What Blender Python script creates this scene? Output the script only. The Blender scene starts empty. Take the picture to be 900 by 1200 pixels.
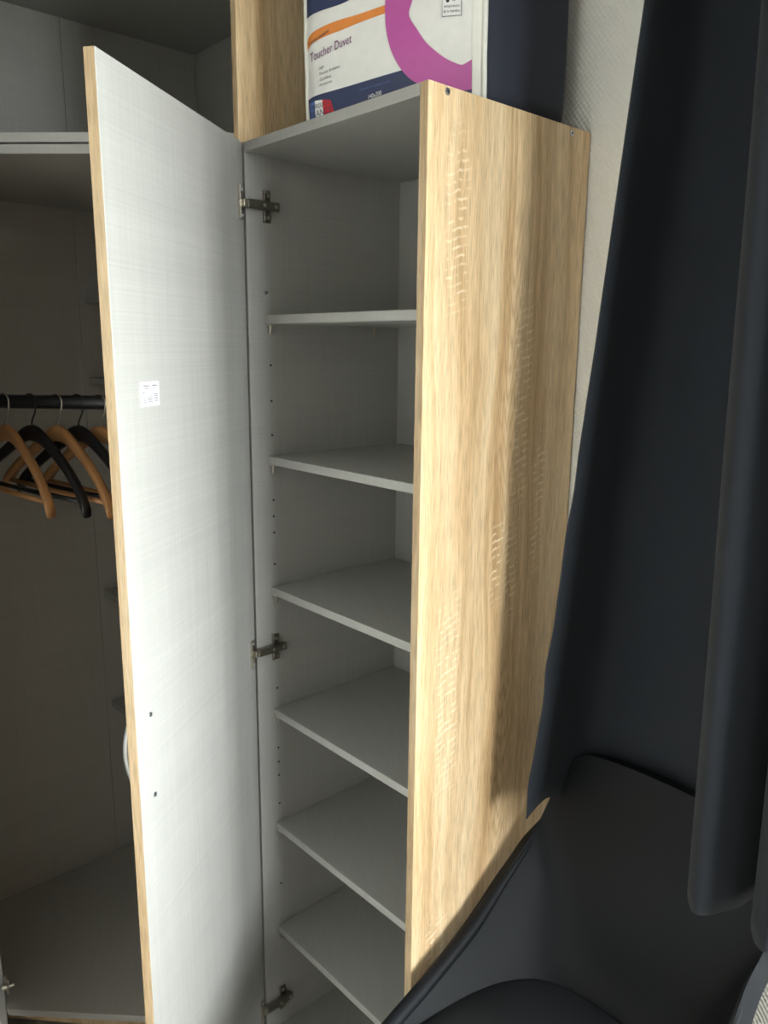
import bpy, bmesh, math, random
from mathutils import Vector, Matrix
random.seed(7)
C = bpy.context.scene.collection
scn = bpy.context.scene

# ------------------------------------------------------------------ camera
CAM = Vector((1.2349, -0.778, 1.5619)); YAW, PITCH, ROLL, FPX = 0.8329, -0.2099, 0.0099, 911.56
fw = Vector((-math.sin(YAW)*math.cos(PITCH), math.cos(YAW)*math.cos(PITCH), math.sin(PITCH)))
rt = Vector((math.cos(YAW), math.sin(YAW), 0)); up = rt.cross(fw)
rt2 = math.cos(ROLL)*rt + math.sin(ROLL)*up; up2 = -math.sin(ROLL)*rt + math.cos(ROLL)*up
cd = bpy.data.cameras.new('camera'); cam = bpy.data.objects.new('camera', cd); C.objects.link(cam)
cd.sensor_fit = 'VERTICAL'; cd.sensor_height = 36.0; cd.sensor_width = 27.0; cd.lens = FPX*36.0/1200.0
cd.clip_start = 0.02
m = Matrix((rt2, up2, -fw)).transposed().to_4x4(); m.translation = CAM
cam.matrix_world = m
scn.camera = cam

# ------------------------------------------------------------------ light
W_X0, W_X1, W_Z0, W_Z1 = 0.93, 3.00, 0.90, 2.36      # window opening in the back wall
world = bpy.data.worlds.new('overcast_sky'); scn.world = world; world.use_nodes = True
bg = world.node_tree.nodes['Background']
wn, wl = world.node_tree.nodes, world.node_tree.links
tc = wn.new('ShaderNodeTexCoord'); sx = wn.new('ShaderNodeSeparateXYZ'); rp = wn.new('ShaderNodeValToRGB')
mr = wn.new('ShaderNodeMapRange'); mr.inputs[1].default_value = -1; mr.inputs[2].default_value = 1
wl.new(tc.outputs['Generated'], sx.inputs[0]); wl.new(sx.outputs[2], mr.inputs[0]); wl.new(mr.outputs[0], rp.inputs[0])
rp.color_ramp.elements[0].position = .497; rp.color_ramp.elements[0].color = (.27, .275, .26, 1)      # ground
rp.color_ramp.elements[1].position = .503; rp.color_ramp.elements[1].color = (.97, .985, 1.0, 1)     # even overcast sky
wl.new(rp.outputs[0], bg.inputs[0]); bg.inputs[1].default_value = 37.0
pl = bpy.data.lights.new('window_portal', 'AREA'); pl.shape = 'RECTANGLE'; pl.size = W_X1-W_X0; pl.size_y = W_Z1-W_Z0
pl.cycles.is_portal = True
po = bpy.data.objects.new('window_portal', pl); C.objects.link(po)
po.location = ((W_X0+W_X1)/2, 0.52, (W_Z0+W_Z1)/2); po.rotation_euler = (math.radians(-90), 0, 0)
pl2 = bpy.data.lights.new('window_portal', 'AREA'); pl2.shape = 'RECTANGLE'; pl2.size = .68; pl2.size_y = W_Z1-W_Z0  # portal for the added side window
pl2.cycles.is_portal = True
po2 = bpy.data.objects.new('window_portal', pl2); C.objects.link(po2)
po2.location = (3.445, -.08, (W_Z0+W_Z1)/2); po2.rotation_euler = (math.radians(90), 0, math.radians(90))
vs = scn.view_settings
vs.view_transform = 'Standard'; vs.look = 'None'; vs.gamma = 1.0; vs.use_curve_mapping = False; vs.exposure = 0.24
scn.cycles.max_bounces = 12; scn.cycles.diffuse_bounces = 8

# ------------------------------------------------------------------ materials
class NT:
    def __init__(s, name):
        s.m = bpy.data.materials.new(name); s.m.use_nodes = True
        s.n = s.m.node_tree.nodes; s.l = s.m.node_tree.links; s.b = s.n['Principled BSDF']
    def new(s, t, **kw):
        o = s.n.new(t)
        for k, v in kw.items(): setattr(o, k, v)
        return o
    def put(s, sock, v):
        if isinstance(v, bpy.types.NodeSocket): s.l.new(v, sock)
        else: sock.default_value = v
    def math(s, op, a, b=0.0, c=0.0, clamp=False):
        o = s.new('ShaderNodeMath', operation=op); o.use_clamp = clamp
        s.put(o.inputs[0], a); s.put(o.inputs[1], b)
        if len(o.inputs) > 2: s.put(o.inputs[2], c)
        return o.outputs[0]
    def xyz(s):
        t = s.new('ShaderNodeTexCoord'); p = s.new('ShaderNodeSeparateXYZ'); s.l.new(t.outputs['Object'], p.inputs[0])
        return p.outputs[0], p.outputs[1], p.outputs[2]
    def vec(s, a, b, c):
        o = s.new('ShaderNodeCombineXYZ')
        for i, v in enumerate((a, b, c)): s.put(o.inputs[i], v)
        return o.outputs[0]
    def noise(s, v, scale=1.0, detail=3.0, rough=.5, dist=0.0):
        o = s.new('ShaderNodeTexNoise'); s.l.new(v, o.inputs['Vector'])
        o.inputs['Scale'].default_value = scale; o.inputs['Detail'].default_value = detail
        o.inputs['Roughness'].default_value = rough; o.inputs['Distortion'].default_value = dist
        return o.outputs[0]
    def ramp(s, f, stops):
        o = s.new('ShaderNodeValToRGB'); s.l.new(f, o.inputs[0]); e = o.color_ramp.elements
        while len(e) < len(stops): e.new(.5)
        for x, (p, c) in zip(e, stops):
            x.position = p; x.color = (c if len(c) == 4 else (*c, 1)) if isinstance(c, tuple) else (c, c, c, 1)
        return o.outputs[0]
    def mix(s, f, a, b, mode='MIX'):
        o = s.new('ShaderNodeMix', data_type='RGBA', blend_type=mode)
        s.put(o.inputs[0], f); s.put(o.inputs[6], a); s.put(o.inputs[7], b)
        return o.outputs[2]
    def bump(s, h, strength=.2, dist=.001):
        o = s.new('ShaderNodeBump'); s.l.new(h, o.inputs['Height']); o.inputs['Strength'].default_value = strength
        o.inputs['Distance'].default_value = dist; s.l.new(o.outputs[0], s.b.inputs['Normal'])
    def out(s, col=None, rough=None, metal=None, **kw):
        if col is not None: s.put(s.b.inputs['Base Color'], col)
        if rough is not None: s.put(s.b.inputs['Roughness'], rough)
        if metal is not None: s.put(s.b.inputs['Metallic'], metal)
        for k, v in kw.items(): s.put(s.b.inputs[k], v)
        return s.m

def plain(name, col, rough=.5, metal=0.0, **kw):
    t = NT(name); x, y, z = t.xyz()
    n = t.noise(t.vec(x, y, z), 60, 2)
    f = t.math('MULTIPLY_ADD', n, .12, .94)
    c = t.mix(1.0, (*col, 1), t.vec(f, f, f), 'MULTIPLY')
    return t.out(c, rough, metal, **kw)

def linen(name, col):
    t = NT(name); x, y, z = t.xyz()
    h = t.math('ADD', t.math('MULTIPLY', x, .6), t.math('MULTIPLY', y, .85))
    a = t.noise(t.vec(t.math('MULTIPLY', h, 4), t.math('MULTIPLY', z, 330), 0), 1, 3, .6)
    b = t.noise(t.vec(t.math('MULTIPLY', h, 330), t.math('MULTIPLY', z, 4), t.math('MULTIPLY', x, 20)), 1, 3, .6)
    big = t.noise(t.vec(t.math('MULTIPLY', h, 2), t.math('MULTIPLY', z, 22), 3), 1, 2)
    s = t.math('ADD', t.math('MULTIPLY', a, .5), t.math('MULTIPLY', b, .4))
    s = t.math('ADD', s, t.math('MULTIPLY', big, .25))
    f = t.ramp(s, [(.36, .88), (.74, 1.06)])
    c = t.mix(1.0, (*col, 1), f, 'MULTIPLY')
    t.bump(s, .12, .0005)
    return t.out(c, .48)

def oak(name, dark=1.0):
    t = NT(name); x, y, z = t.xyz()
    h = t.math('ADD', t.math('MULTIPLY', x, .9), y)
    wob = t.noise(t.vec(t.math('MULTIPLY', h, 5), t.math('MULTIPLY', z, 1.6), 0), 1, 2)
    hw = t.math('MULTIPLY_ADD', wob, .09, h)
    broad = t.noise(t.vec(t.math('MULTIPLY', hw, 17), t.math('MULTIPLY', z, .55), 4), 1, 3, .55)
    mid = t.noise(t.vec(t.math('MULTIPLY', hw, 75), t.math('MULTIPLY', z, 2.2), 8), 1, 4, .6)
    fine = t.noise(t.vec(t.math('MULTIPLY', h, 520), t.math('MULTIPLY', z, 22), 2), 1, 3, .6)
    def patch(hc, zc, wh, wz):      # soft-edged patch of the board
        p = t.math('SUBTRACT', 1.0, t.math('ABSOLUTE', t.math('MULTIPLY', t.math('SUBTRACT', h, hc), 1/wh)), clamp=True)
        q = t.math('SUBTRACT', 1.0, t.math('ABSOLUTE', t.math('MULTIPLY', t.math('SUBTRACT', z, zc), 1/wz)), clamp=True)
        return t.math('MULTIPLY', t.math('MULTIPLY', p, 2.2, clamp=True), t.math('MULTIPLY', q, 2.2, clamp=True))
    def total(l):
        o = patch(*l[0])
        for q in l[1:]: o = t.math('MAXIMUM', o, patch(*q))
        return o
    # flame figure: nested arches where the annual rings are cut flat
    cx = t.math('MULTIPLY', t.math('SUBTRACT', hw, .262), 30)
    arch = t.math('SUBTRACT', t.math('MULTIPLY', z, 17.0), t.math('MULTIPLY', t.math('MULTIPLY', cx, cx), 3.2))
    arch = t.math('ADD', arch, t.math('MULTIPLY', mid, 2.6))
    ring = t.math('SINE', t.math('MULTIPLY', arch, 8.5))
    ring = t.math('POWER', t.math('MULTIPLY_ADD', ring, .5, .5), 2.5)
    fmask = total([(.215, 1.50, .050, .30), (.225, .86, .055, .24), (.56, 2.2, .04, .3)])
    ring = t.math('MULTIPLY', ring, fmask)
    streak = t.math('SUBTRACT', 1.0, t.math('ABSOLUTE', t.math('MULTIPLY', t.math('SUBTRACT', hw, .235), 1/.035)), clamp=True)
    g = t.math('ADD', t.math('MULTIPLY', broad, .60), t.math('MULTIPLY', mid, .40))
    g = t.math('SUBTRACT', g, t.math('MULTIPLY', streak, .075))
    base = t.ramp(g, [(.32, (.47*dark, .285*dark, .135*dark)), (.43, (.66*dark, .45*dark, .245*dark)), (.53, (.80*dark, .59*dark, .36*dark)), (.66, (.88*dark, .705*dark, .475*dark))])
    c = t.mix(t.math('MULTIPLY', ring, .50), base, (.40*dark, .23*dark, .10*dark, 1))
    pores = t.ramp(fine, [(.34, .74), (.56, 1.06)])
    c = t.mix(1.0, c, pores, 'MULTIPLY')
    # pale saw marks across the grain, in a few patches
    sl = t.math('ADD', t.math('MULTIPLY_ADD', h, -.30, z), t.math('MULTIPLY', mid, .012))
    bars = t.math('SINE', t.math('MULTIPLY', sl, 2*math.pi/.0125))
    bars = t.ramp(bars, [(.35, 0.0), (.85, 1.0)])
    brk = t.ramp(t.noise(t.vec(t.math('MULTIPLY', h, 60), t.math('MULTIPLY', z, 45), 6), 1, 2, .5), [(.44, 0.0), (.56, 1.0)])
    bars = t.math('MULTIPLY', bars, brk)
    cols = total([(.083, 1.73, .028, .14), (.245, 1.47, .024, .22), (.090, 1.02, .030, .20), (.235, 1.20, .020, .10), (.080, .56, .03, .08), (.30, 1.30, .02, .15), (.20, 1.22, .02, .08), (.46, 2.05, .03, .1)])
    c = t.mix(t.math('MULTIPLY', t.math('MULTIPLY', bars, cols), .62), c, (.92*dark, .79*dark, .58*dark, 1))
    t.bump(t.math('ADD', fine, t.math('MULTIPLY', bars, .1)), .15, .0006)
    return t.out(c, .45)

def wallpaper(name):
    t = NT(name); x, y, z = t.xyz()
    h = t.math('ADD', x, y)
    k = 2*math.pi/.0085
    a = t.math('SINE', t.math('MULTIPLY', t.math('MULTIPLY_ADD', z, .75, h), k))
    b = t.math('SINE', t.math('MULTIPLY', t.math('MULTIPLY_ADD', z, -1.5, h), k*.62))
    n = t.noise(t.vec(x, y, z), 260, 3)
    hgt = t.math('ADD', t.math('ADD', t.math('MULTIPLY', a, .6), t.math('MULTIPLY', b, .3)), t.math('MULTIPLY', n, .9))
    t.bump(hgt, .5, .0011)
    v = t.noise(t.vec(x, y, z), 3, 2)
    c = t.ramp(v, [(.3, (.80, .785, .735)), (.7, (.83, .815, .765))])
    return t.out(c, .75)

def fabric(name, col, col2, rough=.85):
    t = NT(name); x, y, z = t.xyz()
    h = t.math('ADD', x, t.math('MULTIPLY', y, .7))
    w = t.noise(t.vec(t.math('MULTIPLY', h, 700), t.math('MULTIPLY', z, 700), 0), 1, 2)
    s = t.noise(t.vec(t.math('MULTIPLY', h, 6), t.math('MULTIPLY', z, 2), 0), 1, 2)
    c = t.mix(s, (*col, 1), (*col2, 1))
    t.bump(w, .25, .0006)
    return t.out(c, rough, **{'Sheen Weight': .04, 'Sheen Roughness': .5})

def leather(name, col):
    t = NT(name); x, y, z = t.xyz()
    v = t.new('ShaderNodeTexVoronoi'); v.inputs['Scale'].default_value = 420
    t.l.new(t.vec(x, y, z), v.inputs['Vector'])
    t.bump(v.outputs[0], .10, .0006)
    n = t.noise(t.vec(x, y, z), 9, 3)
    c = t.mix(n, (*col, 1), tuple(k*1.35 for k in col)+(1,))
    return t.out(c, .58, **{'Specular IOR Level': .16})

def glass(name):
    t = NT(name)
    for q in list(t.n):
        if q.type != 'OUTPUT_MATERIAL': t.n.remove(q)
    o = [q for q in t.n if q.type == 'OUTPUT_MATERIAL'][0]
    tr = t.new('ShaderNodeBsdfTransparent'); tr.inputs[0].default_value = (.95, .97, .96, 1)
    gl = t.new('ShaderNodeBsdfGlossy'); gl.inputs['Roughness'].default_value = .02
    mx = t.new('ShaderNodeMixShader'); mx.inputs[0].default_value = .04
    t.l.new(tr.outputs[0], mx.inputs[1]); t.l.new(gl.outputs[0], mx.inputs[2])
    t.l.new(mx.outputs[0], o.inputs[0])
    return t.m

def planks_floor(name):
    t = NT(name); x, y, z = t.xyz()
    n = t.noise(t.vec(t.math('MULTIPLY', x, 3), t.math('MULTIPLY', y, 60), 0), 1, 4)
    c = t.ramp(n, [(.3, (.12, .112, .10)), (.7, (.18, .168, .15))])
    return t.out(c, .4)

M = dict(
    linen=linen('grey_linen_melamine', (.375, .37, .352)),
    oak=oak('sonoma_oak_melamine'), edge=oak('oak_edge_band', .66),
    wall=wallpaper('textured_wallpaper'), ceil=plain('ceiling_paint', (.24, .238, .23), .8),
    absorber=plain('dark_light_absorber', (.05, .035, .025), .5),  # dark finish of the added light-absorbing panels
    taupe=plain('taupe_wall_paint', (.07, .065, .06), .7),
    floor=planks_floor('laminate_floor'), white=plain('white_paint', (.78, .78, .76), .35),
    nickel=plain('nickel_metal', (.62, .58, .50), .28, 1.0), dsteel=plain('dark_nickel', (.30, .275, .23), .30, 1.0),
    zinc=plain('zinc_screw', (.60, .62, .66), .3, 1.0), handle=plain('satin_aluminium', (.45, .45, .45), .4, 1.0),
    hole=plain('drilled_hole', (.02, .018, .015), .9), black=plain('black_lacquer', (.012, .012, .014), .35),
    beech=plain('beech_wood', (.40, .20, .08), .42), navy=fabric('navy_nonwoven', (.011, .0145, .031), (.0145, .019, .038), .7),
    curtain=fabric('navy_curtain_cloth', (.0068, .0100, .0165), (.0098, .0138, .0215)),
    leather=leather('black_leather', (.0055, .0064, .0080)), padl=leather('black_seat_leather', (.0105, .012, .014)),
    pvc=plain('white_card_under_film', (.80, .79, .77), .16), piping=plain('white_piping', (.78, .77, .72), .4),
    magenta=plain('magenta_print', (.50, .10, .36), .18), orange=plain('orange_print', (.76, .26, .06), .18),
    navyp=plain('navy_print', (.035, .047, .115), .18), purple=plain('purple_print', (.16, .03, .14), .3),
    ink=plain('dark_ink', (.03, .03, .06), .4), blue=plain('flag_blue', (.10, .16, .42), .25),
    red=plain('flag_red', (.62, .03, .05), .25), wprint=plain('white_print', (.80, .80, .80), .25),
    paper=plain('sticker_paper', (.86, .87, .87), .5), glass=glass('window_glass'), brass=plain('rubber_grey', (.1, .1, .1), .6),
)

# ------------------------------------------------------------------ helpers
def link(o, parent=None):
    C.objects.link(o)
    if parent is not None: o.parent = parent
    return o
def tag(o, label=None, cat=None, group=None, kind=None):
    if label: o['label'] = label
    if cat: o['category'] = cat
    if group: o['group'] = group
    if kind: o['kind'] = kind
    return o
def thing(name, loc, label, cat, group=None):
    o = bpy.data.objects.new(name, None); link(o); o.location = loc; o.empty_display_size = .1
    return tag(o, label, cat, group)
def root_of(p):
    while p is not None and p.parent is not None: p = p.parent
    return p
def mesh_obj(name, bm, mats, parent=None, smooth=False, world=True):
    """bm in world coordinates; the parent's root location is taken off"""
    if parent is not None and world:
        bmesh.ops.translate(bm, vec=-Vector(root_of(parent).location), verts=bm.verts)
    me = bpy.data.meshes.new(name); bm.to_mesh(me); bm.free()
    for k in (mats if isinstance(mats, (list, tuple)) else [mats]): me.materials.append(M[k])
    if smooth:
        for p in me.polygons: p.use_smooth = True
    return link(bpy.data.objects.new(name, me), parent)
def bm_box(lo, hi, bev=.0008, bm=None, mat=0):
    b = bmesh.new(); bmesh.ops.create_cube(b, size=1)
    for v in b.verts: v.co = Vector(((lo[i]+hi[i])/2 + v.co[i]*(hi[i]-lo[i]) for i in range(3)))
    if bev: bmesh.ops.bevel(b, geom=b.edges[:], offset=bev, segments=1, affect='EDGES')
    for f in b.faces: f.material_index = mat
    if bm is None: return b
    merge(bm, b); return bm
def merge(bm, b):
    me = bpy.data.meshes.new('tmp'); b.to_mesh(me); b.free(); bm.from_mesh(me); bpy.data.meshes.remove(me)
def bm_prism(poly, z0, z1, bev=.0008):
    b = bmesh.new(); n = len(poly)
    lo = [b.verts.new((x, y, z0)) for x, y in poly]; hi = [b.verts.new((x, y, z1)) for x, y in poly]
    b.faces.new(hi); b.faces.new(lo[::-1])
    for i in range(n): b.faces.new((lo[i], lo[(i+1) % n], hi[(i+1) % n], hi[i]))
    bmesh.ops.recalc_face_normals(b, faces=b.faces[:])
    if bev: bmesh.ops.bevel(b, geom=b.edges[:], offset=bev, segments=1, affect='EDGES')
    return b
def face_mats(bm, fn):
    bm.normal_update()
    for f in bm.faces: f.material_index = fn(f.normal)
def bm_cyl(p0, p1, r0, r1=None, seg=14, bm=None, bev=0):
    p0, p1 = Vector(p0), Vector(p1); d = p1-p0
    b = bmesh.new(); bmesh.ops.create_cone(b, cap_ends=True, segments=seg, radius1=r0, radius2=r0 if r1 is None else r1, depth=d.length)
    if bev: bmesh.ops.bevel(b, geom=[e for e in b.edges if len(e.link_faces) == 2 and e.calc_face_angle(0) > .9], offset=bev, segments=1, affect='EDGES')
    bmesh.ops.transform(b, matrix=Matrix.Translation((p0+p1)/2) @ d.to_track_quat('Z', 'Y').to_matrix().to_4x4(), verts=b.verts)
    if bm is None: return b
    merge(bm, b); return bm
def bm_tube(pts, rad, seg=8, bm=None, flat=1.0):
    """round tube through points; flat < 1 squashes it along its second axis"""
    b = bmesh.new() if bm is None else bm; rings = []; n = len(pts); pts = [Vector(p) for p in pts]
    ref = None
    for i, p in enumerate(pts):
        d = (pts[min(i+1, n-1)] - pts[max(i-1, 0)]).normalized()
        if ref is None: ref = d.orthogonal().normalized()
        ref = (ref - d*ref.dot(d)).normalized(); s = d.cross(ref)
        r = rad[i] if isinstance(rad, (list, tuple)) else rad
        rings.append([b.verts.new(p + ref*math.cos(2*math.pi*k/seg)*r + s*math.sin(2*math.pi*k/seg)*r*flat) for k in range(seg)])
    for a, c in zip(rings, rings[1:]):
        for k in range(seg): b.faces.new((a[k], a[(k+1) % seg], c[(k+1) % seg], c[k]))
    b.faces.new(rings[0][::-1]); b.faces.new(rings[-1])
    bmesh.ops.recalc_face_normals(b, faces=b.faces[:])
    return b
def catmull(pts, n):
    out = []; P = [2*Vector(pts[0])-Vector(pts[1])] + [Vector(p) for p in pts] + [2*Vector(pts[-1])-Vector(pts[-2])]
    m_ = len(pts)-1
    for i in range(n):
        t = i/(n-1)*m_; k = min(int(t), m_-1); u = t-k; a, b, c, d = P[k:k+4]
        out.append(.5*((2*b)+(c-a)*u+(2*a-5*b+4*c-d)*u*u+(3*b-a-3*c+d)*u**3))
    return out
def text_bm(s, size):
    cu = bpy.data.curves.new('txt', 'FONT'); cu.body = s; cu.size = size; cu.resolution_u = 3
    o = bpy.data.objects.new('txt', cu); me = bpy.data.meshes.new_from_object(o)
    b = bmesh.new(); b.from_mesh(me); bpy.data.meshes.remove(me); bpy.data.objects.remove(o); bpy.data.curves.remove(cu)
    return b

# ------------------------------------------------------------------ dimensions
W, H, D, T = .457, 1.90, .369, .016
A_, L = .421, .790                     # corner wardrobe: diagonal front from (0,0) to (-A,-A), back corner (-L, D)
WALL = D + .004
XL, XR, YF, ZC = -L-.004, 3.30, -1.75, 2.62

# ------------------------------------------------------------------ room
def struct(name, bm, mats):
    o = mesh_obj(name, bm, mats); o['kind'] = 'structure'; return o
struct('floor', bm_box((XL-.2, YF-.2, -.1), (XR+.2, WALL+.14, 0), 0), 'floor')
struct('ceiling', bm_box((XL-.2, YF-.2, ZC), (XR+.2, WALL+.14, ZC+.1), 0), 'ceil')
struct('wall_left', bm_box((XL-.2, YF, 0), (XL, WALL, ZC), 0), 'wall')
b = bmesh.new(); V_Y0, V_Y1 = -.42, .26
for lo, hi in (((YF, 0), (V_Y0, ZC)), ((V_Y1, 0), (WALL, ZC)), ((V_Y0, 0), (V_Y1, W_Z0)), ((V_Y0, W_Z1), (V_Y1, ZC))):
    bm_box((XR, lo[0], lo[1]), (XR+.14, hi[0], hi[1]), 0, b)
bmesh.ops.remove_doubles(b, verts=b.verts, dist=1e-5)
struct('wall_right', b, 'taupe')
b = bmesh.new()
for lo, hi in (((V_Y0, W_Z0), (V_Y0+.05, W_Z1)), ((V_Y1-.05, W_Z0), (V_Y1, W_Z1)), ((V_Y0+.05, W_Z0), (V_Y1-.05, W_Z0+.05)), ((V_Y0+.05, W_Z1-.05), (V_Y1-.05, W_Z1))):
    bm_box((XR+.03, lo[0], lo[1]), (XR+.09, hi[0], hi[1]), .003, b)
added_win = struct('added_light_window', b, 'white')  # unseen second window, added to brighten the oak side panel
mesh_obj('pane', bm_box((XR+.058, V_Y0+.05, W_Z0+.05), (XR+.062, V_Y1-.05, W_Z1-.05), 0), 'glass', added_win)
struct('wall_front', bm_box((XL-.2, YF-.2, 0), (XR+.2, YF, ZC), 0), 'wall')
struct('light_absorber_1', bm_box((1.35, YF, 0), (2.35, YF+.04, 2.1), .004), 'absorber')  # unseen dark panels, added to soak up bounce light behind the camera
struct('light_absorber_2', bm_box((2.355, YF, 0), (3.28, YF+.04, 2.1), .004), 'absorber')  # second added panel, likewise there to cut bounce light
b = bmesh.new(); y0, y1 = WALL, WALL+.14
for lo, hi in (((XL-.2, 0), (W_X0, ZC)), ((W_X1, 0), (XR+.2, ZC)), ((W_X0, 0), (W_X1, W_Z0)), ((W_X0, W_Z1), (W_X1, ZC))):
    bm_box((lo[0], y0, lo[1]), (hi[0], y1, hi[1]), 0, b)
bmesh.ops.remove_doubles(b, verts=b.verts, dist=1e-5)
struct('wall_back', b, 'wall')
b = bmesh.new()
for lo, hi in (((W_X0, W_Z0), (W_X0+.06, W_Z1)), ((W_X1-.06, W_Z0), (W_X1, W_Z1)), ((W_X0+.06, W_Z0), (W_X1-.06, W_Z0+.06)), ((W_X0+.06, W_Z1-.06), (W_X1-.06, W_Z1)), (((W_X0+W_X1)/2-.045, W_Z0+.06), ((W_X0+W_X1)/2+.045, W_Z1-.06))):
    bm_box((lo[0], WALL+.03, lo[1]), (hi[0], WALL+.09, hi[1]), .003, b)
win = struct('window_1', b, 'white')
xm = (W_X0+W_X1)/2
for xa, xb in ((W_X0+.06, xm-.045), (xm+.045, W_X1-.06)):
    mesh_obj('pane', bm_box((xa, WALL+.058, W_Z0+.06), (xb, WALL+.062, W_Z1-.06), 0), 'glass', win)
mesh_obj('window_sill', bm_box((W_X0-.03, WALL-.035, W_Z0-.03), (W_X1+.03, WALL+.03, W_Z0), .003), 'white', win)
mesh_obj('window_handle', bm_box((xm-.012, WALL, 1.45), (xm+.012, WALL+.03, 1.58), .004), 'handle', win)
struct('baseboard_back', bm_box((W+.003, WALL-.014, 0), (XR, WALL, .07), .002), 'white')
struct('baseboard_right', bm_box((XR-.014, YF, 0), (XR, WALL-.015, .07), .002), 'white')
struct('baseboard_front', bm_box((XL, YF, 0), (1.345, YF+.014, .07), .002), 'white')

# ------------------------------------------------------------------ tall narrow shelf cabinet
cab = thing('shelf_cabinet', (W/2, D/2, 0), 'tall narrow oak cabinet with grey open shelves and its door swung open', 'cabinet')
Z_SH = [1.6148, 1.3584, 1.1024, .8470, .5908, .3440]; Z_BOT = .090
b = bm_box((0, 0, 0), (T, D, H)); lpan = mesh_obj('side_panel', b, ['linen'], cab)
b = bm_box((W-T, 0, 0), (W, D, H)); face_mats(b, lambda n: 1 if n.x > .5 else (0 if n.x < -.5 else 2))
rpan = mesh_obj('side_panel', b, ['linen', 'oak', 'edge'], cab)
rpan['label'] = 'pale oak grained outer side panel'
mesh_obj('top_panel', bm_box((T, 0, H-T), (W-T, D, H)), 'linen', cab)
mesh_obj('bottom_panel', bm_box((T, 0, Z_BOT-T), (W-T, D-.005, Z_BOT)), 'linen', cab)
mesh_obj('plinth', bm_box((T, .03, 0), (W-T, .046, Z_BOT-T)), 'oak', cab)
mesh_obj('back_panel', bm_box((T, D-.004, Z_BOT), (W-T, D, H-T), 0), 'linen', cab)
for i, z in enumerate(Z_SH):
    sh = mesh_obj('shelf', bm_box((T+.0005, .035, z-.0155), (W-T-.0005, D-.006, z)), 'linen', cab)
    for x, y in ((T, .042), (T, .295), (W-T, .042), (W-T, .295)):
        s = 1 if x < W/2 else -1
        bm = bm_cyl((x+s*.006, y, z-.0162), (x+s*.0035, y, z-.034), .0042, .0015, 8)
        bm_box((min(x, x+s*.013), y-.0055, z-.0185), (max(x, x+s*.013), y+.0055, z-.0158), .0004, bm)
        mesh_obj('shelf_pin', bm, 'nickel', sh)
for z in (1.5258, 1.4604, 1.3969, 1.273, 1.2414, 1.2094, 1.1464, .8884, .757, .7255, .6955, .631, .4412):
    mesh_obj('pin_hole', bm_cyl((T-.001, .045, z), (T+.0003, .045, z), .0022, seg=10), 'hole', lpan)
bm = bm_cyl((T-.001, .038, 1.6545), (T+.0015, .038, 1.6545), .0045, .0038, 14)
mesh_obj('screw', bm, 'zinc', lpan)
mesh_obj('screw_recess', bm_cyl((T+.0012, .038, 1.6545), (T+.0018, .038, 1.6545), .0017, seg=6), 'hole', lpan)
def wall_screw(y, z, parent):
    x = W; bm = bm_cyl((x-.002, y, z), (x+.0012, y, z), .0052, .0046, 16)
    mesh_obj('screw', bm, 'zinc', parent)
    bm = bmesh.new()
    for a in (.4, .4+math.pi/2):
        c, s = math.cos(a)*.002, math.sin(a)*.002
        bm_tube([(x+.0012, y-c, z-s), (x+.0012, y+c, z+s)], .0006, 6, bm)
    mesh_obj('screw_cross', bm, 'hole', parent)
wall_screw(.035, 1.8925, rpan); wall_screw(.318, 1.8905, rpan)

# door: inner face line from the left panel's front edge, swung out 54 degrees
DA = -.9491; DB = Vector((.0045, .009)); DT = .0155; DW = .4558; DS0 = .014
dd = Vector((math.cos(DA), math.sin(DA))); dn = Vector((math.sin(DA), -math.cos(DA)))     # dn points out of the cabinet
def dp(s, n, z): q = DB + dd*s + dn*n; return Vector((q.x, q.y, z))
DOORM = Matrix(((dd.x, dn.x, 0, DB.x), (dd.y, dn.y, 0, DB.y), (0, 0, 1, 0), (0, 0, 0, 1)))   # (s, n, z) -> world
def to_door(bm): bmesh.ops.transform(bm, matrix=DOORM, verts=bm.verts); bmesh.ops.reverse_faces(bm, faces=bm.faces[:]); return bm
Z_D0 = .078
b = bm_box((DS0, 0, Z_D0), (DW, DT, H))
face_mats(b, lambda n: 0 if n.y < -.6 else (1 if n.y > .6 else 2))
door = mesh_obj('door', to_door(b), ['linen', 'oak', 'edge'], cab)
for z in (1.0419, .9146):
    mesh_obj('handle_screw', to_door(bm_cyl((.4176, .001, z), (.4176, -.0018, z), .0042, .0034, 12)), 'zinc', door)
    mesh_obj('screw_recess', to_door(bm_cyl((.4176, -.0015, z), (.4176, -.0021, z), .0014, seg=6)), 'hole', door)
pts = [dp(.4176+.004*math.sin(math.pi*t), DT-.002+.024*math.sin(math.pi*t)**.75, 1.0419+.010-(.1273+.020)*t) for t in [i/20 for i in range(21)]]
mesh_obj('door_handle', bm_tube(pts, [.0065]*21, 10), 'handle', door, True)
# sticker with fine print
mesh_obj('sticker', to_door(bm_box((.3455, -.0006, 1.4785), (.3970, .0002, 1.5115), 0)), 'paper', door)
bm = bmesh.new()
def prt(s0, s1, z0, z1): bm_box((s0, -.0009, z0), (s1, -.0005, z1), 0, bm)
def line(sa, sb, z, h_, seed):
    r = random.Random(seed); s = sa
    while s > sb:
        w = r.uniform(.0012, .0042); prt(max(s-w, sb), s, z, z+h_); s -= w+.0009
line(.389, .371, 1.5052, .0016, 1); line(.364, .349, 1.5052, .0016, 2); line(.384, .374, 1.5020, .0014, 3); line(.360, .355, 1.5022, .0016, 4)
prt(.3865, .389, 1.4962, 1.4985)
for i in range(5): line(.389-(.018 if i < 2 else 0), .349, 1.4945-.0024*i-.001, .0012, 10+i)
mesh_obj('sticker_print', to_door(bm), 'ink', door)

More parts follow.
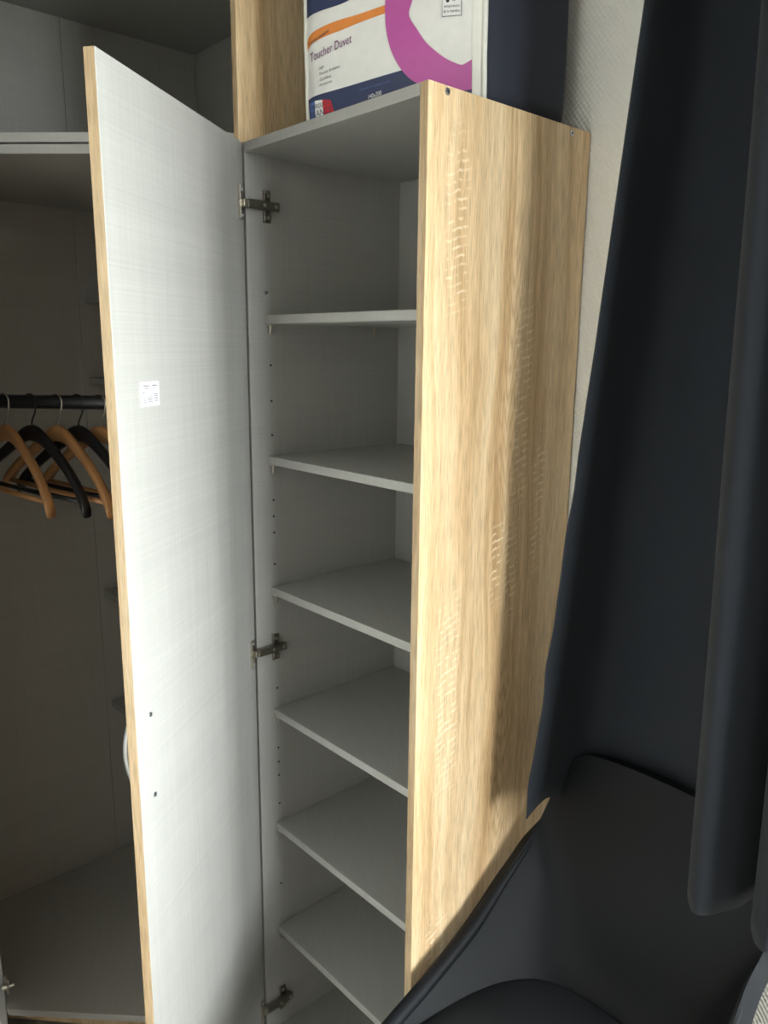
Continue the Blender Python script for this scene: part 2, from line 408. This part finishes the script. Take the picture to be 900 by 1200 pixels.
# cup hinges
def hinge(z, tilt=0.0):
    y = .043
    # arm along the side panel, reaching out of the cabinet to the door
    bm = bm_box((T+.006, -.004, z-.0075), (T+.0145, .062, z+.0075), .0015)
    bm_box((T+.001, .030, z-.0062), (T+.008, .060, z+.0062), .0008, bm)
    hg = mesh_obj('hinge', bm, 'dsteel', cab); hg['label'] = 'dark nickel cup hinge'
    bm = bm_box((T, y-.007, z-.027), (T+.0035, y+.007, z+.027), .0008)
    bm_box((T, y-.0085, z-.027), (T+.0065, y-.0065, z-.009), .0005, bm)
    bm_box((T, y-.0085, z+.009), (T+.0065, y-.0065, z+.027), .0005, bm)
    mesh_obj('mounting_plate', bm, 'dsteel', hg)
    for dz in (-.018, .018):
        mesh_obj('screw', bm_cyl((T+.003, y, z+dz), (T+.0055, y, z+dz), .0042, .003, 10), 'nickel', hg)
    for yy in (.054, .030):
        mesh_obj('screw', bm_cyl((T+.0140, yy, z), (T+.0160, yy, z), .0036, .0028, 10), 'nickel', hg)
    # link from arm end to the cup in the door
    p0 = Vector((T+.010, .001, z)); p1 = dp(.030, -.006, z)
    d = p1-p0; n = Vector((-d.y, d.x, 0)).normalized()*.0035
    bm = bmesh.new()
    lo = [bm.verts.new(q+Vector((0, 0, -.006))) for q in (p0+n, p1+n, p1-n, p0-n)]; hi = [bm.verts.new(v.co+Vector((0, 0, .012))) for v in lo]
    bm.faces.new(hi); bm.faces.new(lo[::-1])
    for i in range(4): bm.faces.new((lo[i], lo[(i+1) % 4], hi[(i+1) % 4], hi[i]))
    bmesh.ops.recalc_face_normals(bm, faces=bm.faces[:])
    bmesh.ops.bevel(bm, geom=bm.edges[:], offset=.001, segments=1, affect='EDGES')
    mesh_obj('hinge_link', bm, 'nickel', hg)
    bm = bm_box((.0225, -.0035, z-.0275), (.0385, .0005, z+.0275), .0012)
    bm_box((.0365, -.0052, z-.027), (.0390, -.002, z+.027), .0006, bm)
    bm_cyl((.030, -.0045, z), (.030, 0, z), .0115, None, 18, bm)
    mesh_obj('cup_plate', to_door(bm), 'nickel', hg)
    for dz in (-.021, .021):
        mesh_obj('screw', to_door(bm_cyl((.0285, -.0032, z+dz), (.0285, -.0055, z+dz), .0036, .0026, 10)), 'zinc', hg)
for z in (1.800, .978, .160): hinge(z)

# ------------------------------------------------------------------ corner wardrobe and its top box
def pent(inset=0.0, fr=0.0):
    i = inset; f = fr*math.sqrt(2)
    return [(-i, 0+f), (-i, D-i), (-L+i, D-i), (-L+i, -A_+i), (-A_-f, -A_+i)] if fr == 0 else [(-i, -i+f), (-i, D-i), (-L+i, D-i), (-L+i, -A_+i), (-A_+i-f, -A_+i)]
def corner_shell(root, z0, z1, board_bot):
    b = bm_box((-T, 0, z0), (0, D, z1)); face_mats(b, lambda n: 1 if n.x > .5 else (0 if n.x < -.5 else 2))
    mesh_obj('side_panel', b, ['linen', 'oak', 'edge'], root)
    b = bm_box((-L, -A_, z0), (-A_, -A_+T, z1)); face_mats(b, lambda n: 1 if n.y < -.5 else 0)
    sp = mesh_obj('side_panel', b, ['linen', 'oak', 'edge'], root)
    inner = [(-T, .0+.001-T+T), (-T, D-.005), (-L+.005, D-.005), (-L+.005, -A_+T), (-A_+.0, -A_+T)]
    inner[0] = (-T, .0005); inner[4] = (-A_-.0005, -A_+T)
    inner = [(-T, -T), (-T, D-.005), (-L+.005, D-.005), (-L+.005, -A_+T), (-A_+T, -A_+T)]
    mesh_obj('top_panel', bm_prism(inner, z1-T, z1), 'linen', root)
    mesh_obj('bottom_panel', bm_prism(inner, board_bot-T, board_bot), 'linen', root)
    # two back boards along each wall with a visible joint
    for y0_, y1_ in ((-A_+T, .012), (.0128, D-.005)):
        mesh_obj('back_panel', bm_box((-L, y0_, z0), (-L+.004, y1_, z1), .0005), 'linen', root)
    mesh_obj('back_panel', bm_box((-L+.004, D-.004, z0), (-T, D, z1), 0), 'linen', root)
    return sp
cw = thing('corner_wardrobe', (-L/2, 0, 0), 'corner wardrobe with grey interior and black hanging rail beside the shelf cabinet', 'wardrobe')
sp = corner_shell(cw, 0, H, .107)
mesh_obj('plinth', bm_prism([(-.03, .055), (-.03, .077), (-A_-.107, -A_+.03), (-A_-.085, -A_+.03)], 0, .090), 'edge', cw)
for z in (1.676, 1.476, .905, .578):
    mesh_obj('shelf', bm_box((-L+.005, .026, z-.016), (-T-.0005, D-.005, z)), 'linen', cw)
RZ = 1.443
rail_pt = lambda e: Vector((-.22+e, e, RZ))       # runs parallel to the diagonal front
bm = bm_tube([rail_pt(-.405), rail_pt(.075)], .0142, 20)
rail = mesh_obj('hanging_rail', bm, 'black', cw, True); rail['label'] = 'black round hanging rail'
mesh_obj('rail_socket', bm_cyl(rail_pt(-.405), rail_pt(-.397), .022, None, 20), 'black', rail)
bm = bm_cyl(rail_pt(.066), rail_pt(.076), .022, None, 20); bm_box((-.165, .055, RZ+.010), (-.135, .085, RZ+.0165), .001, bm)
mesh_obj('rail_socket', bm, 'black', rail)
# its own door stands wide open at the far jamb
ca = math.radians(-30); cdv = Vector((math.cos(ca), math.sin(ca))); cnv = Vector((math.sin(ca), -math.cos(ca))); cb = Vector((-A_+.006, -A_-.004))
CDM = Matrix(((cdv.x, cnv.x, 0, cb.x), (cdv.y, cnv.y, 0, cb.y), (0, 0, 1, 0), (0, 0, 0, 1)))
def to_cdoor(bm): bmesh.ops.transform(bm, matrix=CDM, verts=bm.verts); bmesh.ops.reverse_faces(bm, faces=bm.faces[:]); return bm
b = bm_box((.004, 0, .092), (.58, .0155, H)); face_mats(b, lambda n: 0 if n.y < -.6 or n.x < -.6 else (1 if n.y > .6 else 2))
cdoor = mesh_obj('door', to_cdoor(b), ['linen', 'oak', 'edge'], cw)
for z in (.175, 1.0, 1.80):
    bm = bm_box((.020, -.004, z-.026), (.036, 0.0, z+.026), .001); bm_cyl((.028, -.012, z), (.028, 0, z), .010, None, 14, bm)
    mesh_obj('hinge', to_cdoor(bm), 'dsteel', cdoor)
bm = bm_box((-.418, -.4045, .150), (-.396, -.3995, .186), .001); bm_cyl((-.404, -.412, .166), (-.396, -.390, .170), .005, .004, 10, bm)
mesh_obj('hinge', bm, 'nickel', cw)
tb = thing('wardrobe_top_box', (-L/2, 0, H), 'open grey storage box stacked on the corner wardrobe, with oak side panel', 'cabinet')
corner_shell(tb, H, 2.326, H+T+.003)
b = bm_box((.004, 0, H+.004), (.58, .0155, 2.324)); face_mats(b, lambda n: 0 if n.y < -.6 or n.x < -.6 else (1 if n.y > .6 else 2))
mesh_obj('door', to_cdoor(b), ['linen', 'oak', 'edge'], tb)  # unseen door, added to keep some light out of the box

# ------------------------------------------------------------------ clothes hangers
def make_hanger(kind, e, ang, label, group, roll=0.0):
    mat = 'beech' if kind == 'wood' else 'black'
    base = rail_pt(e)
    o = thing('clothes_hanger', base, label, 'hanger', group)
    o.rotation_euler = (roll, 0, ang)
    # local frame: x along the hanger, z up, origin at rail centre
    prof = [(-.220, -.186), (-.198, -.160), (-.15, -.124), (-.10, -.092), (-.055, -.066), (-.026, -.052), (0, -.047)]
    prof = prof + [(-x, z) for x, z in prof[-2::-1]]
    cl = catmull([(x, 0, z) for x, z in prof], 41)
    bm = bmesh.new(); rings = []
    for i, p in enumerate(cl):
        k = min(1.0, abs(p.x)/.220)
        hgt = .019 + .016*(1-k)**1.5 + (.006 if k > .86 else 0); th = .0062 + .0035*k; bow = -.022*k*k
        ring = []
        for q in range(10):
            a = 2*math.pi*q/10
            cx_, cz_ = math.copysign(abs(math.cos(a))**.6, math.cos(a)), math.copysign(abs(math.sin(a))**.6, math.sin(a))
            ring.append(bm.verts.new((p.x, bow+cx_*th, p.z - hgt*.5 + cz_*hgt*.5)))
        rings.append(ring)
    for a, c in zip(rings, rings[1:]):
        for q in range(10): bm.faces.new((a[q], a[(q+1) % 10], c[(q+1) % 10], c[q]))
    bm.faces.new(rings[0][::-1]); bm.faces.new(rings[-1])
    bmesh.ops.recalc_face_normals(bm, faces=bm.faces[:])
    mesh_obj('hanger_body', bm, mat, o, True, world=False)
    RX, RZ_ = .0222, .0160
    hk = [(0, 0, -.075), (0, 0, -.042), (.005, 0, -.034), (.016, 0, -.021)] + [(RX*math.cos(a), 0, RZ_*math.sin(a)) for a in [math.radians(-18+i*15) for i in range(15)]]
    bm = bm_tube(hk, .0017, 8)
    mesh_obj('hook', bm, 'black' if kind == 'black' else 'nickel', o, True, world=False)
    bm = bm_tube([(-.200, -.018, -.182), (0, -.018, -.184), (.200, -.018, -.182)], .0052, 10)
    mesh_obj('trouser_bar', bm, mat, o, True, world=False)
    return o
BG, KG = 'beech wood hangers on the rail', 'black hangers on the rail'
# positions along the rail (e) and headings
for kind, e, ang, lab, grp in (
    ('wood', -.272, math.radians(6), 'beech wood clothes hanger on the rail, farthest from the open cabinet door', BG),
    ('black', -.233, math.radians(10), 'black wooden clothes hanger on the rail, farther from the open cabinet door', KG),
    ('wood', -.194, math.radians(8), 'beech wood clothes hanger hanging between the two black hangers', BG),
    ('black', -.163, math.radians(10), 'black wooden clothes hanger partly hidden behind the open cabinet door', KG),
    ('wood', -.130, math.radians(9), 'beech wood clothes hanger mostly hidden behind the open cabinet door', BG)):
    make_hanger(kind, e, ang, lab, grp)

# ------------------------------------------------------------------ duvet bag on the cabinet
bag = thing('duvet_bag', (.29, .19, H), 'navy duvet storage bag with white, magenta and orange printed front, on the shelf cabinet', 'bag')
FL, FR = Vector((.135, .030)), Vector((.437, .125)); BR, BL = Vector((.438, .328)), Vector((.105, .322)); BH = .40
fe = (FR-FL).normalized(); fn_ = Vector((fe.y, -fe.x)); FW = (FR-FL).length
def fbow(s, z):
    u = s/FW; k = min(max(u, 0), 1); v = z/BH
    edge = max(0.0, 1-k/.10)**2*.012 + max(0.0, 1-(1-k)/.06)**2*.004        # rounded towards the side seams
    return .006*math.sin(math.pi*k) + .006*math.sin(math.pi*min(max(v, 0), 1)) - edge + .0012*math.sin(23*s+31*z)*math.sin(41*z-9*s) - .004
def F(s, z, off=0.0):
    q = FL + fe*s + fn_*(fbow(s, z)+off - .006); return Vector((q.x, q.y, H+z))
# body: rounded quad footprint, slightly soft
poly = []
cor = [FL, FR, BR, BL]
for i, c in enumerate(cor):
    p, n = cor[i-1], cor[(i+1) % 4]; r = .014
    a = c+(p-c).normalized()*r; d = c+(n-c).normalized()*r
    for k in range(5):
        t = k/4; poly.append((1-t)**2*a + 2*t*(1-t)*c + t*t*d)
bm = bmesh.new(); rings = []; cen = Vector((.28, .20))
full = []
for i, p in enumerate(poly):
    q = poly[(i+1) % len(poly)]; n = max(1, int((q-p).length/.03))
    for k in range(n): full.append(p.lerp(q, k/n))
for j in range(15):
    v = j/14; z = v*BH
    sh = 1 - .02*max(0, 1-v/.06)**2 - .06*max(0, (v-.9)/.1)**2
    rings.append([bm.verts.new((cen.x+(p.x-cen.x)*sh*(1+.004*math.sin(9*v+7*i/len(full))), cen.y+(p.y-cen.y)*sh + .002*math.sin(11*v+i*.5), H+z+.0006)) for i, p in enumerate(full)])
n = len(full)
for a, c in zip(rings, rings[1:]):
    for k in range(n): bm.faces.new((a[k], a[(k+1) % n], c[(k+1) % n], c[k]))
bm.faces.new(rings[-1]); bm.faces.new(rings[0][::-1])
for v in bm.verts:          # keep the body behind the clear front
    q = Vector((v.co.x, v.co.y)); s = (q-FL).dot(fe); d = (q-FL).dot(fn_)
    lim = fbow(min(max(s, 0), FW), v.co.z-H) - .0085
    if d > lim: q = q - fn_*(d-lim); v.co.x, v.co.y = q.x, q.y
bmesh.ops.recalc_face_normals(bm, faces=bm.faces[:])
mesh_obj('bag_body', bm, 'navy', bag, True)
def fgrid(s0, s1, z0, z1, ns, nz, off, thick=.0):
    b = bmesh.new()
    f = s0 if callable(s0) else None
    g = [[b.verts.new(F(s0+(s1-s0)*i/ns, z0+(z1-z0)*j/nz, off)) for i in range(ns+1)] for j in range(nz+1)]
    for j in range(nz):
        for i in range(ns): b.faces.new((g[j][i], g[j][i+1], g[j+1][i+1], g[j+1][i]))
    return b
def strip(top, bot, off, rows=4, n=28):
    """printed band between two (s, z) curves"""
    a = catmull([(s, z, 0) for s, z in top], n); c = catmull([(s, z, 0) for s, z in bot], n); b = bmesh.new(); g = []
    for k in range(rows+1):
        g.append([b.verts.new(F(*(p.lerp(q, k/rows)).xy, off)) for p, q in zip(a, c)])
    for k in range(rows):
        for i in range(n-1): b.faces.new((g[k][i], g[k+1][i], g[k+1][i+1], g[k][i+1]))
    return b
fp = mesh_obj('front_panel', fgrid(.006, FW-.003, .001, .395, 30, 36, 0), 'pvc', bag, True)
fp['label'] = 'white printed card behind clear film'
def fprint(name, bm, mat): return mesh_obj(name, bm, mat, fp, True)
fprint('printed_band', strip([(.010, .390), (.05, .392), (.16, .392), (.205, .392)], [(.010, .165), (.04, .168), (.10, .173), (.150, .200)], .0006, 14), 'navyp')
fprint('printed_band', strip([(.011, .130), (.016, .137), (.033, .143), (.057, .147), (.081, .149), (.111, .150), (.161, .154)],
                             [(.0115, .118), (.018, .123), (.030, .127), (.053, .131), (.081, .134), (.119, .139), (.161, .143)], .0006), 'orange')
fprint('printed_band', strip([(.010, .048), (.035, .051), (.080, .054), (.142, .059), (.190, .0625)],
                             [(.012, .002), (.035, .002), (.080, .002), (.142, .002), (.190, .002)], .0006, 8), 'navyp')
fprint('printed_ring', strip([(.225, .300), (.192, .255), (.172, .21), (.160, .165), (.159, .138), (.162, .115), (.170, .090), (.182, .069), (.197, .052), (.213, .041), (.245, .027), (.272, .0225), (.298, .0225)],
                             [(.270, .260), (.240, .22), (.217, .185), (.205, .152), (.199, .133), (.214, .110), (.228, .092), (.245, .077), (.258, .0675), (.268, .062), (.282, .056), (.290, .0575), (.298, .0605)], .0011, 8, 60), 'magenta')
fprint('printed_band', strip([(.190, .0625), (.215, .042), (.25, .027), (.2985, .0235)], [(.190, .002), (.215, .002), (.25, .002), (.2985, .002)], .0006, 4), 'navyp')
def ftext(name, body, s0, z0, s1, z1, hgt, mat, off=.0014, parent=None):
    b = text_bm(body, 1.0)
    xs = [v.co.x for v in b.verts]; w = max(xs)-min(xs); x0 = min(xs); L_ = math.hypot(s1-s0, z1-z0); ca_, sa_ = (s1-s0)/L_, (z1-z0)/L_
    for v in b.verts:
        a = (v.co.x-x0)/w*L_; h_ = v.co.y*hgt/.7
        v.co = F(s0+a*ca_ , z0+a*sa_+h_, off)
    return fprint(name, b, mat)
ftext('lettering', 'Toucher Duvet', .019, .0995, .100, .1135, .0125, 'purple')
ftext('lettering', 'Couette tempérée', .017, .1235, .058, .1355, .005, 'ink')
ftext('lettering', '- Léger', .034, .0855, .047, .088, .0044, 'ink')
ftext('lettering', '- Douceur & volume', .034, .0775, .076, .083, .0044, 'ink')
ftext('lettering', '- Gonflant', .034, .0690, .060, .0725, .0044, 'ink')
ftext('lettering', '- Anti-acariens', .034, .0615, .061, .065, .0044, 'ink')
ftext('lettering', '140x200', .129, .0310, .152, .034, .0062, 'wprint')
ftext('lettering', 'Couette enveloppe coton', .112, .0450, .166, .0495, .0026, 'blue')
def quad(pts, mat, off):
    return fprint('printed_patch', strip([pts[0], pts[1]], [pts[3], pts[2]], off, 3, 6), mat)
quad([(.0145, .041), (.0270, .043), (.0270, .005), (.0145, .003)], 'blue', .0012)
quad([(.0270, .043), (.0420, .0425), (.0440, .006), (.0270, .005)], 'wprint', .0012)
quad([(.0420, .0425), (.0580, .0400), (.0660, .017), (.0440, .010)], 'red', .0012)
ftext('lettering', 'FABRIQUÉ EN', .018, .0305, .0555, .0335, .0062, 'ink', .0019)
ftext('lettering', 'FRANCE', .017, .0180, .0600, .0215, .0095, 'ink', .0019)
# little room-temperature panel
quad([(.252, .186), (.2815, .181), (.2815, .1190), (.252, .1215)], 'navyp', .0012)
quad([(.2526, .1855), (.2809, .1805), (.2809, .1196), (.2526, .1221)], 'wprint', .0016)
ftext('lettering', 'température', .255, .1325, .2785, .1300, .0036, 'ink', .0021)
ftext('lettering', 'de la chambre', .2545, .1262, .279, .1237, .0036, 'ink', .0021)
ftext('lettering', '18°', .2675, .1385, .2745, .1375, .0056, 'ink', .0021)
bm = bmesh.new(); c0 = (.261, .1405)
ctr = bm.verts.new(F(*c0, .0021)); rr = [bm.verts.new(F(c0[0]+.0027*math.cos(a), c0[1]+.0027*math.sin(a), .0021)) for a in [k*math.pi/8 for k in range(16)]]
for k in range(16): bm.faces.new((ctr, rr[k], rr[(k+1) % 16]))
fprint('thermometer_symbol', bm, 'ink')
quad([(.2598, .172), (.2622, .172), (.2622, .143), (.2598, .143)], 'ink', .0021)
for s in (.0065, FW-.002):
    mesh_obj('piping', bm_tube([F(s, .004+.388*k/24, -.0005) for k in range(25)], .0042, 10), 'piping', bag, True)
mesh_obj('seam_strip', fgrid(.2985, FW-.003, .002, .394, 3, 30, .0008), 'piping', bag, True)

# ------------------------------------------------------------------ curtain
bot = [(.540, .175), (.527, .255), (.529, .330), (.565, .360), (.63, .362), (.72, .362), (.782, .335), (.797, .235), (.832, .178), (.866, .215), (.878, .295), (.893, .215), (.930, .172), (.955, .215), (.962, .260)]
top = [(.685, .200), (.684, .255), (.690, .310), (.705, .335), (.725, .340), (.750, .335), (.764, .300), (.768, .230), (.800, .190), (.836, .230), (.858, .290), (.880, .220), (.915, .190), (.940, .235), (.950, .270)]
Z0, Z1 = .80, 2.55; NC, NR = 150, 70
cb_, ct_ = catmull([(x, y, 0) for x, y in bot], NC), catmull([(x, y, 0) for x, y in top], NC)
bm = bmesh.new(); g = []
for j in range(NR):
    row = []
    for i in range(NC):
        t = i/(NC-1)*(len(bot)-1)
        rise = .094*max(0.0, 1-abs(t-6.1)/.95)**.5 if abs(t-6.1) < .95 else 0.0
        hem = Z0 + rise - .035*max(0.0, 1-abs(t-2.2)/1.2) + .003*math.sin(i*.35)
        z = hem + (Z1-hem)*j/(NR-1)
        w = max(0.0, min(1.0, (Z1-z)/(Z1-Z0)))**1.12
        p = ct_[i].lerp(cb_[i], w)
        e = max(0.0, 1-t/1.0)
        dx = (.0022*math.sin(z*33+.5) + .0012*math.sin(z*57))*e*max(0, w-.45)*2 + .0008*math.sin(z*9+t*2.3)
        dy = .001*math.sin(z*7+t*3.1)
        row.append(bm.verts.new((p.x+dx, min(p.y+dy, WALL-.005), z)))
    g.append(row)
for j in range(NR-1):
    for i in range(NC-1): bm.faces.new((g[j][i], g[j][i+1], g[j+1][i+1], g[j+1][i]))
bmesh.ops.recalc_face_normals(bm, faces=bm.faces[:])
cu = mesh_obj('curtain', bm, 'curtain', None, True)
tag(cu, 'dark navy blackout curtain hanging in folds beside the oak cabinet panel', 'curtain')
sm = cu.modifiers.new('thickness', 'SOLIDIFY'); sm.thickness = .0016; sm.offset = 0
crl = mesh_obj('curtain_rail', bm_box((.60, .235, 2.57), (3.10, .275, ZC), .003), 'white')
tag(crl, 'white ceiling curtain rail above the window', 'rail')

# ------------------------------------------------------------------ chair
CX = .700
ch = thing('shell_chair', (CX, 0, 0), 'black leather shell chair standing against the wall beside the oak cabinet', 'chair')
ST = [(-.240, .435, .180, 0, 0), (-.222, .466, .195, .006, 0), (-.12, .470, .208, .045, 0), (0, .455, .208, .105, 0), (.10, .457, .204, .152, 0), (.172, .480, .200, .182, 0),
      (.222, .540, .196, .160, -.0), (.252, .625, .198, .105, .016), (.280, .715, .194, .055, .014), (.303, .800, .182, .022, .008), (.316, .855, .156, .004, .002), (.320, .880, .136, -.010, 0)]
NU = 29; cl5 = catmull([(a, b_, c) for a, b_, c, d, e in ST], 46); ext = catmull([(d, e, 0) for a, b_, c, d, e in ST], 46)
bm = bmesh.new(); g = []
for p, q in zip(cl5, ext):
    row = []
    for i in range(NU):
        u = -1+2*i/(NU-1); k = abs(u)**2.5
        row.append(bm.verts.new((CX + p.z*math.copysign(abs(u)**.92, u), p.x + q.y*k, p.y + q.x*k)))
    g.append(row)
for a, c in zip(g, g[1:]):
    for i in range(NU-1): bm.faces.new((a[i], a[i+1], c[i+1], c[i]))
bmesh.ops.recalc_face_normals(bm, faces=bm.faces[:])
if sum(f.normal.z for f in bm.faces) < 0: bmesh.ops.reverse_faces(bm, faces=bm.faces[:])
so = mesh_obj('shell', bm, 'leather', ch, True)
k = so.modifiers.new('thickness', 'SOLIDIFY'); k.thickness = .022; k.offset = -1
k = so.modifiers.new('rim', 'BEVEL'); k.width = .009; k.segments = 4; k.limit_method = 'ANGLE'; k.angle_limit = math.radians(50)
k = so.modifiers.new('soft', 'SUBSURF'); k.levels = 1; k.render_levels = 1
edge = [Vector((CX - p.z, p.x + q.y, p.y + q.x)) for p, q in zip(cl5, ext)]
topr = [Vector((CX + cl5[-1].z*math.copysign(abs(u)**.92, u), cl5[-1].x + ext[-1].y*abs(u)**2.5, cl5[-1].y + ext[-1].x*abs(u)**2.5)) for u in [-1+2*i/20 for i in range(1, 20)]]
rim = edge[3:] + topr + [Vector((2*CX-v.x, v.y, v.z)) for v in edge[3:]][::-1]
mesh_obj('rim_roll', bm_tube([v+Vector((0, .006, -.006)) for v in rim], [.0125 if v.y < .10 else max(.004, .0125-.0085*(v.y-.10)/.16) for v in rim], 12), 'leather', ch, True)
bm = bmesh.new(); g = []; NP = 40
rads = [0, .3, .55, .75, .88, .96, 1.0, .99, .95]; hs = [.537, .5365, .535, .532, .527, .520, .508, .492, .478]
for r, hh in zip(rads, hs):
    row = []
    for i in range(NP):
        a = 2*math.pi*i/NP; c_, s_ = math.cos(a), math.sin(a)
        c_, s_ = math.copysign(abs(c_)**.75, c_), math.copysign(abs(s_)**.75, s_)
        row.append(bm.verts.new((CX+.192*r*c_, -.012+.220*r*s_, hh)))
    g.append(row)
for a, c in zip(g, g[1:]):
    for i in range(NP): bm.faces.new((a[i], a[(i+1) % NP], c[(i+1) % NP], c[i]))
bm.faces.new(g[-1]); bmesh.ops.remove_doubles(bm, verts=bm.verts, dist=1e-6); bmesh.ops.recalc_face_normals(bm, faces=bm.faces[:])
sp_ = mesh_obj('seat_pad', bm, 'padl', ch, True)
for sx, sy, ex, ey in ((-.13, -.13, -.185, -.20), (.13, -.13, .185, -.20), (-.13, .12, -.180, .22), (.13, .12, .180, .22)):
    bm = bm_cyl((CX+sx, sy, .448), (CX+ex, ey, .0), .014, .010, 14)
    mesh_obj('leg', bm, 'black', ch, True)
bm = bmesh.new()
for pa, pb in (((-.13, -.13), (.13, -.13)), ((-.13, .12), (.13, .12)), ((-.13, -.13), (-.13, .12)), ((.13, -.13), (.13, .12))):
    bm_tube([(CX+pa[0], pa[1], .425), (CX+pb[0], pb[1], .425)], .010, 10, bm)
mesh_obj('seat_frame', bm, 'black', ch, True)
